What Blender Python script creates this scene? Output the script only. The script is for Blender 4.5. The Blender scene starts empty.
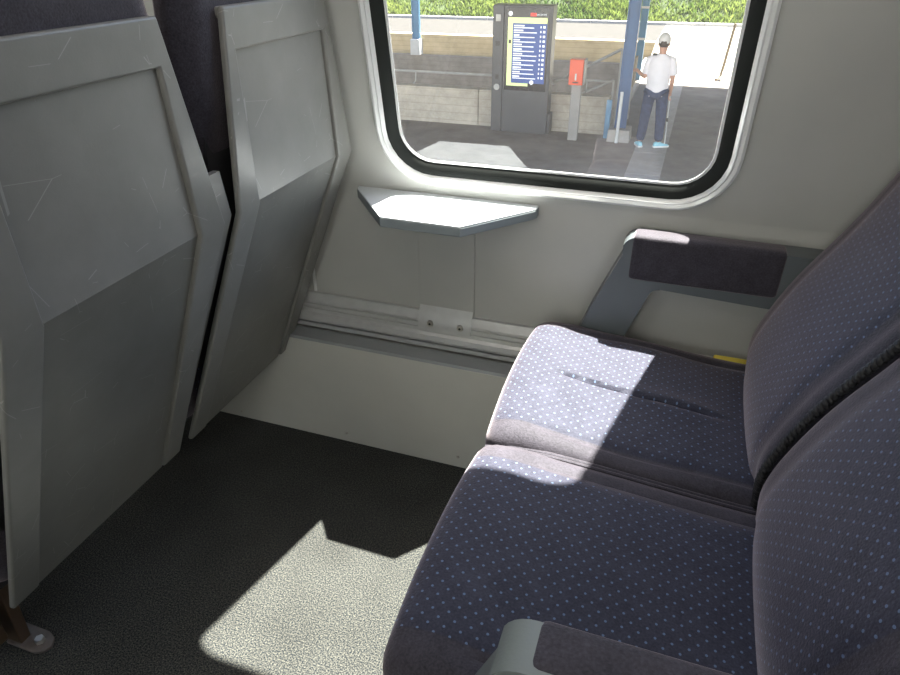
import bpy, bmesh, math, random
from mathutils import Vector, Matrix

random.seed(7)
scene = bpy.context.scene
COL = scene.collection
R = math.radians

# ------------------------------------------------------------------ camera
YAW, PITCH, ROLL, FPX = R(-19.59), R(31.25), R(0.53), 658.0
fw = Vector((math.sin(YAW) * math.cos(PITCH), math.cos(YAW) * math.cos(PITCH), -math.sin(PITCH)))
rt = Vector((math.cos(YAW), -math.sin(YAW), 0))
dn = fw.cross(rt)
rr = rt * math.cos(ROLL) + dn * math.sin(ROLL)
dd = dn * math.cos(ROLL) - rt * math.sin(ROLL)
cam_d = bpy.data.cameras.new('camera')
cam_d.lens = FPX / 900 * 36
cam_d.sensor_width = 36
cam_d.clip_start = 0.02
cam_d.clip_end = 400
cam = bpy.data.objects.new('camera', cam_d)
COL.objects.link(cam)
m = Matrix((rr, -dd, -fw)).transposed().to_4x4()
m.translation = (0, 0, 1.24)
cam.matrix_world = m
scene.camera = cam

# ------------------------------------------------------------------ sky, sun, exposure
SUN_STRENGTH, SKY_STRENGTH, EXPOSURE = 35.0, 0.42, 0.72
world = bpy.data.worlds.new('world')
scene.world = world
world.use_nodes = True
wn = world.node_tree
sky = wn.nodes.new('ShaderNodeTexSky')
sky.sky_type = 'NISHITA'
sky.sun_disc = False
sky.sun_elevation = R(71)
sky.sun_rotation = R(20)
sky.dust_density = 2.0
wn.links.new(sky.outputs[0], wn.nodes['Background'].inputs[0])
wn.nodes['Background'].inputs[1].default_value = SKY_STRENGTH
sun_dir = Vector((0.108, 0.33, 1)).normalized()
sun_d = bpy.data.lights.new('sun', 'SUN')
sun_d.energy = SUN_STRENGTH
sun_d.angle = R(0.6)
sun_d.color = (1, 0.955, 0.88)
sun = bpy.data.objects.new('sun', sun_d)
COL.objects.link(sun)
sun.rotation_euler = sun_dir.to_track_quat('Z', 'Y').to_euler()
scene.view_settings.view_transform = 'Standard'
scene.view_settings.look = 'None'
scene.view_settings.gamma = 1
scene.view_settings.use_curve_mapping = False
scene.view_settings.exposure = EXPOSURE
scene.cycles.max_bounces = 12
scene.cycles.diffuse_bounces = 7
scene.cycles.transparent_max_bounces = 12
scene.cycles.sample_clamp_indirect = 6
scene.cycles.caustics_reflective = False


# ------------------------------------------------------------------ materials
def nt(name):
    mat = bpy.data.materials.new(name)
    mat.use_nodes = True
    t = mat.node_tree
    return mat, t, t.nodes['Principled BSDF']


def node(t, kind, **kw):
    n = t.nodes.new(kind)
    for k, v in kw.items():
        if k.startswith('i_'):
            key = k[2:]
            n.inputs[int(key) if key.isdigit() else key.replace('_', ' ')].default_value = v
        else:
            setattr(n, k, v)
    return n


def ramp(t, src, p0, c0, p1, c1):
    r_ = t.nodes.new('ShaderNodeValToRGB')
    e = r_.color_ramp.elements
    e[0].position, e[0].color = p0, (*c0, 1) if len(c0) == 3 else c0
    e[1].position, e[1].color = p1, (*c1, 1) if len(c1) == 3 else c1
    t.links.new(src, r_.inputs[0])
    return r_.outputs[0]


def mixc(t, fac, a, b):
    n = t.nodes.new('ShaderNodeMix')
    n.data_type = 'RGBA'
    for inp, v in ((n.inputs[0], fac), (n.inputs[6], a), (n.inputs[7], b)):
        if hasattr(v, 'links'):
            t.links.new(v, inp)
        elif isinstance(v, (int, float)):
            inp.default_value = v
        else:
            inp.default_value = (*v, 1)
    return n.outputs[2]


def math_n(t, op, a, b=0.0, c=0.0):
    n = t.nodes.new('ShaderNodeMath')
    n.operation = op
    for i, v in enumerate((a, b, c)):
        if hasattr(v, 'links'):
            t.links.new(v, n.inputs[i])
        else:
            n.inputs[i].default_value = v
    return n.outputs[0]


def bump(t, b, height, strength, dist=0.002):
    n = node(t, 'ShaderNodeBump', i_Strength=strength, i_Distance=dist)
    t.links.new(height, n.inputs['Height'])
    t.links.new(n.outputs[0], b.inputs['Normal'])


def simple(name, col, rough=0.5, metal=0.0, var=0.12, scale=8.0, grain=0.0, gscale=300.0, emit=None, spec=0.5):
    mat, t, b = nt(name)
    tc = node(t, 'ShaderNodeTexCoord')
    n = node(t, 'ShaderNodeTexNoise', i_Scale=scale, i_Detail=6.0)
    t.links.new(tc.outputs['Object'], n.inputs[0])
    c = ramp(t, n.outputs[0], 0.3, [x * (1 - var) for x in col], 0.7, [min(1, x * (1 + var)) for x in col])
    t.links.new(c, b.inputs['Base Color'])
    b.inputs['Roughness'].default_value = rough
    b.inputs['Metallic'].default_value = metal
    b.inputs['Specular IOR Level'].default_value = spec
    if grain:
        g = node(t, 'ShaderNodeTexNoise', i_Scale=gscale, i_Detail=3.0)
        t.links.new(tc.outputs['Object'], g.inputs[0])
        bump(t, b, g.outputs[0], grain)
    if emit:
        b.inputs['Emission Color'].default_value = (*col, 1)
        b.inputs['Emission Strength'].default_value = emit
    return mat


def shell_material():
    mat, t, b = nt('grey_moulded_plastic')
    tc = node(t, 'ShaderNodeTexCoord')
    ob = tc.outputs['Object']
    n = node(t, 'ShaderNodeTexNoise', i_Scale=5.0, i_Detail=7.0, i_Roughness=0.65)
    t.links.new(ob, n.inputs[0])
    base = ramp(t, n.outputs[0], 0.3, (0.160, 0.158, 0.148), 0.72, (0.218, 0.215, 0.203))
    masks = None
    for k, (rot, sc, thr) in enumerate((((0.6, 0.2, 0.2), (9, 9, 5), 0.010), ((-0.5, 0.2, 0.4), (5, 5, 11), 0.008), ((1.1, 0.3, 0.7), (14, 14, 8), 0.012))):
        mp = node(t, 'ShaderNodeMapping')
        mp.inputs['Rotation'].default_value = rot
        mp.inputs['Scale'].default_value = sc
        mp.inputs['Location'].default_value = (k * 3.7, k * 1.3, k)
        t.links.new(ob, mp.inputs[0])
        v = node(t, 'ShaderNodeTexVoronoi', i_Scale=1.0, feature='DISTANCE_TO_EDGE')
        t.links.new(mp.outputs[0], v.inputs['Vector'])
        line = math_n(t, 'LESS_THAN', v.outputs['Distance'], thr * 0.42)
        g = node(t, 'ShaderNodeTexNoise', i_Scale=11.0 + 3 * k, i_Detail=2.0)
        t.links.new(ob, g.inputs[0])
        gate = math_n(t, 'GREATER_THAN', g.outputs[0], 0.60)
        mk = math_n(t, 'MULTIPLY', line, gate)
        masks = mk if masks is None else math_n(t, 'MAXIMUM', masks, mk)
    col = mixc(t, math_n(t, 'MULTIPLY', masks, 0.28), base, (0.5, 0.5, 0.48))
    t.links.new(col, b.inputs['Base Color'])
    b.inputs['Roughness'].default_value = 0.36
    g = node(t, 'ShaderNodeTexNoise', i_Scale=420.0, i_Detail=2.0)
    t.links.new(ob, g.inputs[0])
    bump(t, b, g.outputs[0], 0.12, 0.001)
    return mat


def fabric_material(name, plain=False):
    mat, t, b = nt(name)
    at = node(t, 'ShaderNodeAttribute', attribute_name='fab')
    tc = node(t, 'ShaderNodeTexCoord')
    n = node(t, 'ShaderNodeTexNoise', i_Scale=22.0, i_Detail=10.0, i_Roughness=0.8)
    t.links.new(tc.outputs['Object'], n.inputs[0])
    fine = node(t, 'ShaderNodeTexNoise', i_Scale=330.0, i_Detail=4.0)
    t.links.new(tc.outputs['Object'], fine.inputs[0])
    h = math_n(t, 'ADD', math_n(t, 'MULTIPLY', n.outputs[0], 0.55), math_n(t, 'MULTIPLY', fine.outputs[0], 0.45))
    border = ramp(t, h, 0.36, (0.016, 0.015, 0.020), 0.66, (0.056, 0.051, 0.066))
    if plain:
        t.links.new(border, b.inputs['Base Color'])
    else:
        sep = node(t, 'ShaderNodeSeparateXYZ')
        t.links.new(at.outputs['Vector'], sep.inputs[0])
        centre = ramp(t, h, 0.36, (0.013, 0.0145, 0.027), 0.66, (0.042, 0.044, 0.067))
        P = 0.0205

        def lattice(off):
            ds = []
            for k in (0, 1):
                f = math_n(t, 'FRACT', math_n(t, 'ADD', math_n(t, 'DIVIDE', sep.outputs[k], P), off))
                s = math_n(t, 'SUBTRACT', f, 0.5)
                ds.append(math_n(t, 'MULTIPLY', s, s))
            return math_n(t, 'SQRT', math_n(t, 'ADD', ds[0], ds[1]))
        d = math_n(t, 'MINIMUM', lattice(0.0), lattice(0.5))
        dot = math_n(t, 'LESS_THAN', d, 0.086)
        mask = node(t, 'ShaderNodeMapRange', i_1=0.42, i_2=0.58)
        t.links.new(sep.outputs[2], mask.inputs[0])
        dotm = math_n(t, 'MULTIPLY', dot, math_n(t, 'GREATER_THAN', sep.outputs[2], 0.5))
        c = mixc(t, mask.outputs[0], border, centre)
        c = mixc(t, dotm, c, (0.095, 0.14, 0.23))
        t.links.new(c, b.inputs['Base Color'])
    b.inputs['Roughness'].default_value = 0.72
    b.inputs['Specular IOR Level'].default_value = 0.22
    b.inputs['Sheen Weight'].default_value = 0.40
    b.inputs['Sheen Roughness'].default_value = 0.45
    b.inputs['Sheen Tint'].default_value = (1.0, 0.86, 0.90, 1)
    bump(t, b, fine.outputs[0], 0.5, 0.0015)
    return mat


def carpet_material():
    mat, t, b = nt('dark_speckled_carpet')
    tc = node(t, 'ShaderNodeTexCoord')
    ob = tc.outputs['Object']
    v = node(t, 'ShaderNodeTexVoronoi', i_Scale=230.0)
    t.links.new(ob, v.inputs['Vector'])
    n = node(t, 'ShaderNodeTexNoise', i_Scale=6.0, i_Detail=4.0)
    t.links.new(ob, n.inputs[0])
    sp = node(t, 'ShaderNodeTexNoise', i_Scale=330.0, i_Detail=2.0)
    t.links.new(ob, sp.inputs[0])
    c1 = ramp(t, sp.outputs[0], 0.40, (0.010, 0.013, 0.016), 0.72, (0.104, 0.101, 0.086))
    c2 = ramp(t, n.outputs[0], 0.3, (0.80, 0.80, 0.80), 0.7, (1.15, 1.15, 1.15))
    mx = node(t, 'ShaderNodeMix', data_type='RGBA', blend_type='MULTIPLY')
    mx.inputs[0].default_value = 1
    t.links.new(c1, mx.inputs[6])
    t.links.new(c2, mx.inputs[7])
    t.links.new(mx.outputs[2], b.inputs['Base Color'])
    b.inputs['Roughness'].default_value = 1
    b.inputs['Specular IOR Level'].default_value = 0.1
    b.inputs['Sheen Weight'].default_value = 0.1
    bump(t, b, v.outputs['Distance'], 0.6, 0.003)
    return mat


def glass_material():
    mat, t, b = nt('dusty_window_glass')
    t.nodes.remove(b)
    out = t.nodes['Material Output']
    tr = node(t, 'ShaderNodeBsdfTransparent')
    tr.inputs[0].default_value = (0.90, 0.93, 0.91, 1)
    gl = node(t, 'ShaderNodeBsdfGlossy', i_Roughness=0.0)
    fr = node(t, 'ShaderNodeFresnel', i_IOR=1.5)
    f2 = math_n(t, 'MINIMUM', math_n(t, 'MULTIPLY', fr.outputs[0], 2.2), 1.0)
    m1 = node(t, 'ShaderNodeMixShader')
    t.links.new(f2, m1.inputs[0])
    t.links.new(tr.outputs[0], m1.inputs[1])
    t.links.new(gl.outputs[0], m1.inputs[2])
    du = node(t, 'ShaderNodeBsdfTranslucent')
    du.inputs[0].default_value = (0.9, 0.88, 0.84, 1)
    tc = node(t, 'ShaderNodeTexCoord')
    n = node(t, 'ShaderNodeTexNoise', i_Scale=7.0, i_Detail=8.0, i_Roughness=0.7)
    t.links.new(tc.outputs['Object'], n.inputs[0])
    vs = node(t, 'ShaderNodeTexVoronoi', i_Scale=26.0)
    t.links.new(tc.outputs['Object'], vs.inputs['Vector'])
    spot = math_n(t, 'MULTIPLY', math_n(t, 'LESS_THAN', vs.outputs['Distance'], 0.05), 0.03)
    dust = math_n(t, 'ADD', math_n(t, 'MULTIPLY_ADD', n.outputs[0], 0.010, 0.005), spot)
    m2 = node(t, 'ShaderNodeMixShader')
    t.links.new(dust, m2.inputs[0])
    t.links.new(m1.outputs[0], m2.inputs[1])
    t.links.new(du.outputs[0], m2.inputs[2])
    t.links.new(m2.outputs[0], out.inputs[0])
    return mat


def concrete_material(name, a, b_, board=0.0, scale=3.0):
    mat, t, b = nt(name)
    tc = node(t, 'ShaderNodeTexCoord')
    n = node(t, 'ShaderNodeTexNoise', i_Scale=scale, i_Detail=9.0, i_Roughness=0.72)
    t.links.new(tc.outputs['Object'], n.inputs[0])
    c = ramp(t, n.outputs[0], 0.32, a, 0.68, b_)
    if board:
        sep = node(t, 'ShaderNodeSeparateXYZ')
        t.links.new(tc.outputs['Object'], sep.inputs[0])
        fz = math_n(t, 'FRACT', math_n(t, 'MULTIPLY', sep.outputs[2], 7.0))
        ln = math_n(t, 'LESS_THAN', fz, 0.09)
        c = mixc(t, math_n(t, 'MULTIPLY', ln, board), c, [x * 0.5 for x in a])
    t.links.new(c, b.inputs['Base Color'])
    b.inputs['Roughness'].default_value = 0.95
    b.inputs['Specular IOR Level'].default_value = 0.2
    bump(t, b, n.outputs[0], 0.3, 0.02)
    return mat


M = {}
M['shell'] = shell_material()
M['fabric'] = fabric_material('dotted_blue_velour')
M['plain_fabric'] = fabric_material('plain_charcoal_velour', plain=True)
M['carpet'] = carpet_material()
M['glass'] = glass_material()
M['wall'] = simple('warm_grey_wall_panel', (0.425, 0.425, 0.405), 0.45, var=0.03, grain=0.05, gscale=600)
M['lower'] = simple('cream_lower_panel', (0.53, 0.525, 0.485), 0.4, var=0.03)
M['ceiling'] = simple('white_ceiling_panel', (0.78, 0.78, 0.76), 0.5, var=0.02)
M['alu'] = simple('brushed_aluminium', (0.55, 0.555, 0.55), 0.34, metal=0.35, var=0.05, scale=30)
M['alu_dark'] = simple('grey_painted_ledge', (0.28, 0.295, 0.30), 0.4, var=0.05)
M['trim'] = simple('bright_window_trim', (0.78, 0.79, 0.79), 0.3, metal=0.25, var=0.02)
M['rubber'] = simple('black_rubber_gasket', (0.016, 0.018, 0.017), 0.6, var=0.1, spec=0.15)
M['table'] = simple('pale_laminate', (0.60, 0.63, 0.66), 0.28, var=0.03)
M['table_edge'] = simple('grey_table_edging', (0.22, 0.25, 0.265), 0.45, var=0.04)
M['arm'] = simple('slate_armrest_plastic', (0.095, 0.108, 0.115), 0.42, var=0.06, grain=0.1)
M['arm_light'] = simple('grey_armrest_plastic', (0.17, 0.19, 0.185), 0.38, var=0.06, grain=0.1)
M['dark'] = simple('dark_seat_core', (0.03, 0.03, 0.034), 0.7)
M['cord'] = simple('black_piping_cord', (0.012, 0.012, 0.014), 0.6)
M['screw'] = simple('steel_screw', (0.5, 0.48, 0.44), 0.3, metal=0.9)
M['foot'] = simple('worn_steel_foot', (0.15, 0.13, 0.12), 0.45, metal=0.3, scale=40, var=0.3)
M['brown'] = simple('black_leg_warm_bounce', (0.07, 0.045, 0.028), 0.4, var=0.2)  # black leg; orange bounce light is put into the colour
M['lamp'] = simple('warm_fill_glow', (1.0, 0.94, 0.86), 0.6, var=0.01, emit=2.6)  # glow of the added ceiling fill lights
M['foam'] = simple('yellow_foam', (0.75, 0.60, 0.10), 0.9)
M['asphalt'] = concrete_material('platform_asphalt', (0.145, 0.125, 0.108), (0.24, 0.212, 0.185), scale=1.6)
M['asphalt_dark'] = concrete_material('dark_asphalt', (0.075, 0.07, 0.068), (0.12, 0.112, 0.108), scale=4)
M['slab'] = concrete_material('pale_concrete_slab', (0.30, 0.28, 0.255), (0.40, 0.375, 0.345), scale=5)
M['path'] = concrete_material('sunlit_gravel_path', (0.20, 0.185, 0.16), (0.27, 0.25, 0.215), scale=4)
M['concrete'] = concrete_material('weathered_concrete', (0.35, 0.31, 0.255), (0.60, 0.54, 0.45), board=0.3, scale=2.4)
M['concrete_dark'] = concrete_material('dark_grey_concrete', (0.20, 0.18, 0.155), (0.32, 0.295, 0.26), board=0.25, scale=1.8)  # greyer and darker than the upper wall
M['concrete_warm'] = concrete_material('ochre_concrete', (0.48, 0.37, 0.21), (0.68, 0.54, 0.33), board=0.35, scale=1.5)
M['ballast'] = concrete_material('sunlit_track_ballast', (0.20, 0.18, 0.15), (0.31, 0.28, 0.235), scale=8)
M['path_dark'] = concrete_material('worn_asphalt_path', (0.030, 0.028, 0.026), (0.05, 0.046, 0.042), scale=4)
M['plaster'] = concrete_material('cream_plaster', (0.68, 0.68, 0.66), (0.78, 0.78, 0.76), scale=0.8)
M['kerb'] = concrete_material('grey_kerb_stone', (0.3, 0.29, 0.28), (0.42, 0.41, 0.39), scale=6)
M['blue'] = simple('blue_painted_steel', (0.035, 0.095, 0.22), 0.45, var=0.12, scale=3)
M['blue_pale'] = simple('faded_blue_painted_steel', (0.10, 0.24, 0.38), 0.45, var=0.12, scale=3)
M['galv'] = simple('galvanised_steel', (0.42, 0.42, 0.41), 0.5, metal=0.4)
M['kiosk'] = simple('anthracite_metal', (0.055, 0.058, 0.066), 0.4, var=0.08)
M['bezel'] = simple('black_glass_bezel', (0.012, 0.012, 0.016), 0.15)
M['lime'] = simple('lime_screen_band', (0.58, 0.70, 0.30), 0.4, var=0.02, emit=0.55)
M['navy'] = simple('navy_screen', (0.016, 0.04, 0.15), 0.4, var=0.1, emit=1.0)
M['white_print'] = simple('white_screen_print', (0.75, 0.78, 0.85), 0.4, var=0.02, emit=0.4)
M['red_print'] = simple('red_screen_print', (0.75, 0.04, 0.03), 0.4, var=0.02, emit=0.6)
M['orange'] = simple('orange_red_enamel', (0.72, 0.095, 0.04), 0.35, var=0.05)
M['post'] = simple('grey_steel_post', (0.28, 0.265, 0.25), 0.5, var=0.08)
M['wood'] = simple('brown_board', (0.24, 0.19, 0.13), 0.7)
M['white_steel'] = simple('white_painted_steel', (0.62, 0.62, 0.60), 0.45, var=0.05)
M['skin'] = simple('skin', (0.50, 0.27, 0.19), 0.55, var=0.05)
M['shirt'] = simple('white_cotton', (0.74, 0.71, 0.74), 0.9, var=0.05, spec=0.1)
M['jeans'] = simple('navy_denim', (0.035, 0.05, 0.10), 0.9, var=0.2, scale=20, spec=0.1)
M['shoe'] = simple('pale_blue_mesh_shoe', (0.30, 0.60, 0.70), 0.7)
M['sole'] = simple('white_rubber_sole', (0.75, 0.75, 0.73), 0.6)
M['cap'] = simple('off_white_cap', (0.66, 0.64, 0.62), 0.85)
M['hair'] = simple('dark_brown_hair', (0.05, 0.032, 0.022), 0.6)
M['black'] = simple('black_plastic', (0.015, 0.015, 0.016), 0.4)
M['soil'] = simple('grassy_soil', (0.03, 0.045, 0.012), 1.0, var=0.4, scale=2.5)


def grass_material():
    mat, t, b = nt('meadow_grass')
    at = node(t, 'ShaderNodeAttribute', attribute_name='tint')
    c = ramp(t, at.outputs['Fac'], 0.0, (0.032, 0.070, 0.010), 1.0, (0.19, 0.235, 0.055))
    t.links.new(c, b.inputs['Base Color'])
    b.inputs['Roughness'].default_value = 0.7
    tl = node(t, 'ShaderNodeBsdfTranslucent')
    t.links.new(c, tl.inputs[0])
    mx = node(t, 'ShaderNodeMixShader', i_0=0.4)
    t.links.new(b.outputs[0], mx.inputs[1])
    t.links.new(tl.outputs[0], mx.inputs[2])
    t.links.new(mx.outputs[0], t.nodes['Material Output'].inputs[0])
    return mat


M['grass'] = grass_material()


# ------------------------------------------------------------------ object helpers
def link(name, me, mat=None, parent=None, smooth=True, bevel=0.0, seg=2, angle=30, loc=None):
    o = bpy.data.objects.new(name, me)
    COL.objects.link(o)
    if mat is not None and not me.materials:
        me.materials.append(M[mat])
    if parent is not None:
        o.parent = parent
    if loc is not None:
        o.location = loc
    if bevel:
        md = o.modifiers.new('bevel', 'BEVEL')
        md.width, md.segments, md.limit_method, md.angle_limit = bevel, seg, 'ANGLE', R(angle)
        md.harden_normals = smooth
    for p in me.polygons:
        p.use_smooth = smooth
    if smooth:
        me.set_sharp_from_angle(angle=R(40))
    return o


def mesh(verts, faces, name='mesh'):
    me = bpy.data.meshes.new(name)
    me.from_pydata([tuple(v) for v in verts], [], faces)
    me.validate()
    bm = bmesh.new()
    bm.from_mesh(me)
    bmesh.ops.recalc_face_normals(bm, faces=bm.faces)
    bm.to_mesh(me)
    bm.free()
    return me


class MB:
    """collects verts and faces for one mesh"""
    def __init__(self):
        self.v, self.f = [], []

    def box(self, x0, x1, y0, y1, z0, z1):
        b = len(self.v)
        self.v += [(x, y, z) for z in (z0, z1) for y in (y0, y1) for x in (x0, x1)]
        self.f += [tuple(b + i for i in q) for q in ((0, 2, 3, 1), (4, 5, 7, 6), (0, 1, 5, 4), (2, 6, 7, 3), (0, 4, 6, 2), (1, 3, 7, 5))]
        return self

    def tube(self, pts, r, n=8, r2=None):
        pts = [Vector(p) for p in pts]
        b = len(self.v)
        K = len(pts)
        for i, p in enumerate(pts):
            d = (pts[min(i + 1, K - 1)] - pts[max(i - 1, 0)]).normalized()
            a = d.orthogonal().normalized() if abs(d.z) > 0.9 else d.cross(Vector((0, 0, 1))).normalized()
            c = d.cross(a)
            rad = r if r2 is None else r + (r2 - r) * i / (K - 1)
            for k in range(n):
                t = 2 * math.pi * k / n
                self.v.append(p + (a * math.cos(t) + c * math.sin(t)) * rad)
        for i in range(K - 1):
            for k in range(n):
                k2 = (k + 1) % n
                self.f.append((b + i * n + k, b + i * n + k2, b + (i + 1) * n + k2, b + (i + 1) * n + k))
        self.f.append(tuple(b + k for k in range(n)))
        self.f.append(tuple(b + (K - 1) * n + k for k in range(n)))
        return self

    def prism(self, poly, axis, a0, a1):
        """poly of 2-D points extruded along axis ('x','y','z') from a0 to a1"""
        b, n = len(self.v), len(poly)
        for a in (a0, a1):
            for p, q in poly:
                self.v.append({'x': (a, p, q), 'y': (p, a, q), 'z': (p, q, a)}[axis])
        self.f.append(tuple(range(b, b + n)))
        self.f.append(tuple(range(b + n, b + 2 * n)))
        for i in range(n):
            j = (i + 1) % n
            self.f.append((b + i, b + j, b + n + j, b + n + i))
        return self

    def build(self, name, mat, parent=None, off=(0, 0, 0), **kw):
        o = Vector(off)
        return link(name, mesh([Vector(v) - o for v in self.v], self.f, name), mat, parent, **kw)


def empty(name, loc):
    o = bpy.data.objects.new(name, None)
    o.location = loc
    o.empty_display_size = 0.1
    COL.objects.link(o)
    return o


def tag(o, label=None, cat=None, group=None, kind=None):
    if label:
        o['label'] = label
    if cat:
        o['category'] = cat
    if group:
        o['group'] = group
    if kind:
        o['kind'] = kind
    return o


def rbox_data(hx, hy, hz, r, nx, ny, nz):
    """rounded box as a quad grid on a cube: list of verts, list of faces"""
    bm = bmesh.new()
    idx = {}

    def vert(p):
        k = tuple(round(c, 6) for c in p)
        if k not in idx:
            idx[k] = bm.verts.new(p)
        return idx[k]

    def lin(h, n):
        inner = [(-h + r) + (2 * h - 2 * r) * i / n for i in range(n + 1)]
        e = [-h, -h + r * 0.12, -h + r * 0.4]
        return e + inner + [-q for q in reversed(e)]
    X, Y, Z = lin(hx, nx), lin(hy, ny), lin(hz, nz)
    for A, B, mk in ((X, Y, lambda a, b, s: (a, b, s * hz)), (X, Z, lambda a, b, s: (a, s * hy, b)), (Y, Z, lambda a, b, s: (s * hx, a, b))):
        for s in (-1, 1):
            for i in range(len(A) - 1):
                for j in range(len(B) - 1):
                    q = [vert(mk(*ab, s)) for ab in ((A[i], B[j]), (A[i + 1], B[j]), (A[i + 1], B[j + 1]), (A[i], B[j + 1]))]
                    bm.faces.new(q)
    for v in bm.verts:
        p = v.co
        c = Vector((max(-hx + r, min(hx - r, p.x)), max(-hy + r, min(hy - r, p.y)), max(-hz + r, min(hz - r, p.z))))
        d = p - c
        if d.length > 1e-9:
            v.co = c + d.normalized() * r
    bmesh.ops.recalc_face_normals(bm, faces=bm.faces)
    return bm


def set_vec_attr(me, name, vals):
    a = me.attributes.new(name, 'FLOAT_VECTOR', 'POINT')
    a.data.foreach_set('vector', [c for v in vals for c in v])


# ------------------------------------------------------------------ the carriage shell
X0, X1 = -3.47, 3.03           # carriage piece that is built
WY = 1.36                      # inner face of the window wall below the windows
MID = 0.035                    # centre line of the carriage
LEAN = R(10)
S0 = 0.75                      # height where the wall starts to lean in
S_TOP = 1.13                   # length of the leaning strip
cl, sl = math.cos(LEAN), math.sin(LEAN)


def wp(x, s, d=0.0):
    """point of the leaning window strip: s up the wall, d outwards"""
    return Vector((x, WY - s * sl + d * cl, S0 + s * cl + d * sl))


def mir(v, side):
    return v if side == 1 else Vector((v.x, 2 * MID - v.y, v.z))


GS0, GS1, GHW, GR = 0.062, 1.06, 0.329, 0.075       # clear glass: s range, half width, corner radius
WIN_C = [-2.865, -1.565, -0.265, 1.035, 2.335]


def rr_loop(cx, off, d, n=7, side=1):
    x0, x1, s0, s1, r = cx - GHW - off, cx + GHW + off, GS0 - off, GS1 + off, GR + off
    pts = []
    for (px, ps, a0) in ((x1 - r, s1 - r, 0), (x0 + r, s1 - r, 90), (x0 + r, s0 + r, 180), (x1 - r, s0 + r, 270)):
        for k in range(n + 1):
            a = R(a0 + 90 * k / n)
            pts.append(mir(wp(px + r * math.cos(a), ps + r * math.sin(a), d), side))
    return pts


def ring(loops):
    v, f, n = [], [], len(loops[0])
    for l in loops:
        v += l
    for i in range(len(loops) - 1):
        for k in range(n):
            k2 = (k + 1) % n
            f.append((i * n + k, i * n + k2, (i + 1) * n + k2, (i + 1) * n + k))
    return v, f


def side_wall(side):
    bm = bmesh.new()
    bounds = [X0] + [(WIN_C[i] + WIN_C[i + 1]) / 2 for i in range(4)] + [X1]
    for i, c in enumerate(WIN_C):
        xa, xb = bounds[i], bounds[i + 1]
        hole = [bm.verts.new(p) for p in rr_loop(c, 0.039, 0, side=side)]
        rect = [bm.verts.new(mir(wp(x, s), side)) for x, s in ((xa, 0), (xb, 0), (xb, S_TOP), (xa, S_TOP))]
        ed = [bm.edges.new((l[k], l[(k + 1) % len(l)])) for l in (hole, rect) for k in range(len(l))]
        bmesh.ops.triangle_fill(bm, use_beauty=True, use_dissolve=False, edges=ed)
    top = wp(0, S_TOP)
    low = [(WY, -0.02), (WY, 0.6), (WY, S0 - 0.02), (WY, S0)]
    hi = [(top.y, top.z)]
    for k in range(1, 8):
        a = LEAN + (R(88) - LEAN) * k / 7
        p = hi[-1]
        L = 0.075
        hi.append((p[0] - L * math.sin(a), p[1] + L * math.cos(a)))
    for prof in (low, hi):
        for k in range(len(prof) - 1):
            q = [(X0, *prof[k]), (X1, *prof[k]), (X1, *prof[k + 1]), (X0, *prof[k + 1])]
            bm.faces.new([bm.verts.new(mir(Vector(p), side)) for p in q])
    bmesh.ops.remove_doubles(bm, verts=bm.verts, dist=1e-4)
    bmesh.ops.recalc_face_normals(bm, faces=bm.faces)
    me = bpy.data.meshes.new('wall')
    bm.to_mesh(me)
    bm.free()
    return me, hi[-1]


me_w, ceil_edge = side_wall(1)
wall_window = tag(link('wall_window', me_w, 'wall'), kind='structure')
me_a, _ = side_wall(-1)
tag(link('wall_aisle', me_a, 'wall'), kind='structure')
ye, ze = ceil_edge
tag(MB().box(X0, X1, 2 * MID - ye - 0.02, ye + 0.02, ze, ze + 0.05).build('ceiling', 'ceiling'), kind='structure')
tag(MB().box(X0, X1, 2 * MID - WY - 0.02, WY + 0.02, -0.06, 0.0).build('floor', 'carpet'), kind='structure')
tag(MB().box(X0 - 0.04, X0, 2 * MID - WY - 0.02, WY + 0.02, -0.06, ze + 0.05).build('wall_front', 'wall'), kind='structure')
tag(MB().box(X1, X1 + 0.04, 2 * MID - WY - 0.02, WY + 0.02, -0.06, ze + 0.05).build('wall_back', 'wall'), kind='structure')

wi = 0
for side in (1, -1):
    for c in WIN_C:
        wi += 1
        v, f = ring([rr_loop(c, o, d, side=side) for o, d in ((0.047, 0.0), (0.046, -0.008), (0.041, -0.010), (0.0345, -0.006), (0.0315, -0.0085), (0.0255, -0.004), (0.0235, 0.004))])
        fr = tag(link('window_%d' % wi, mesh(v, f), 'trim'), kind='structure')
        v, f = ring([rr_loop(c, o, d, side=side) for o, d in ((0.027, 0.002), (0.0245, -0.002), (0.016, 0.0), (0.004, 0.008), (0.001, 0.012), (0.0, 0.017))])
        link('gasket', mesh(v, f), 'rubber', fr)
        v, f = ring([rr_loop(c, o, d, side=side) for o, d in ((0.001, 0.0125), (-0.004, 0.0125), (-0.005, 0.014))])
        link('glazing_bead', mesh(v, f), 'trim', fr)
        loop = rr_loop(c, 0.004, 0.016, side=side)
        me = bpy.data.meshes.new('pane')
        me.from_pydata([tuple(p) for p in loop], [], [tuple(range(len(loop)))])
        link('pane', me, 'glass', fr, smooth=False)

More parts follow.
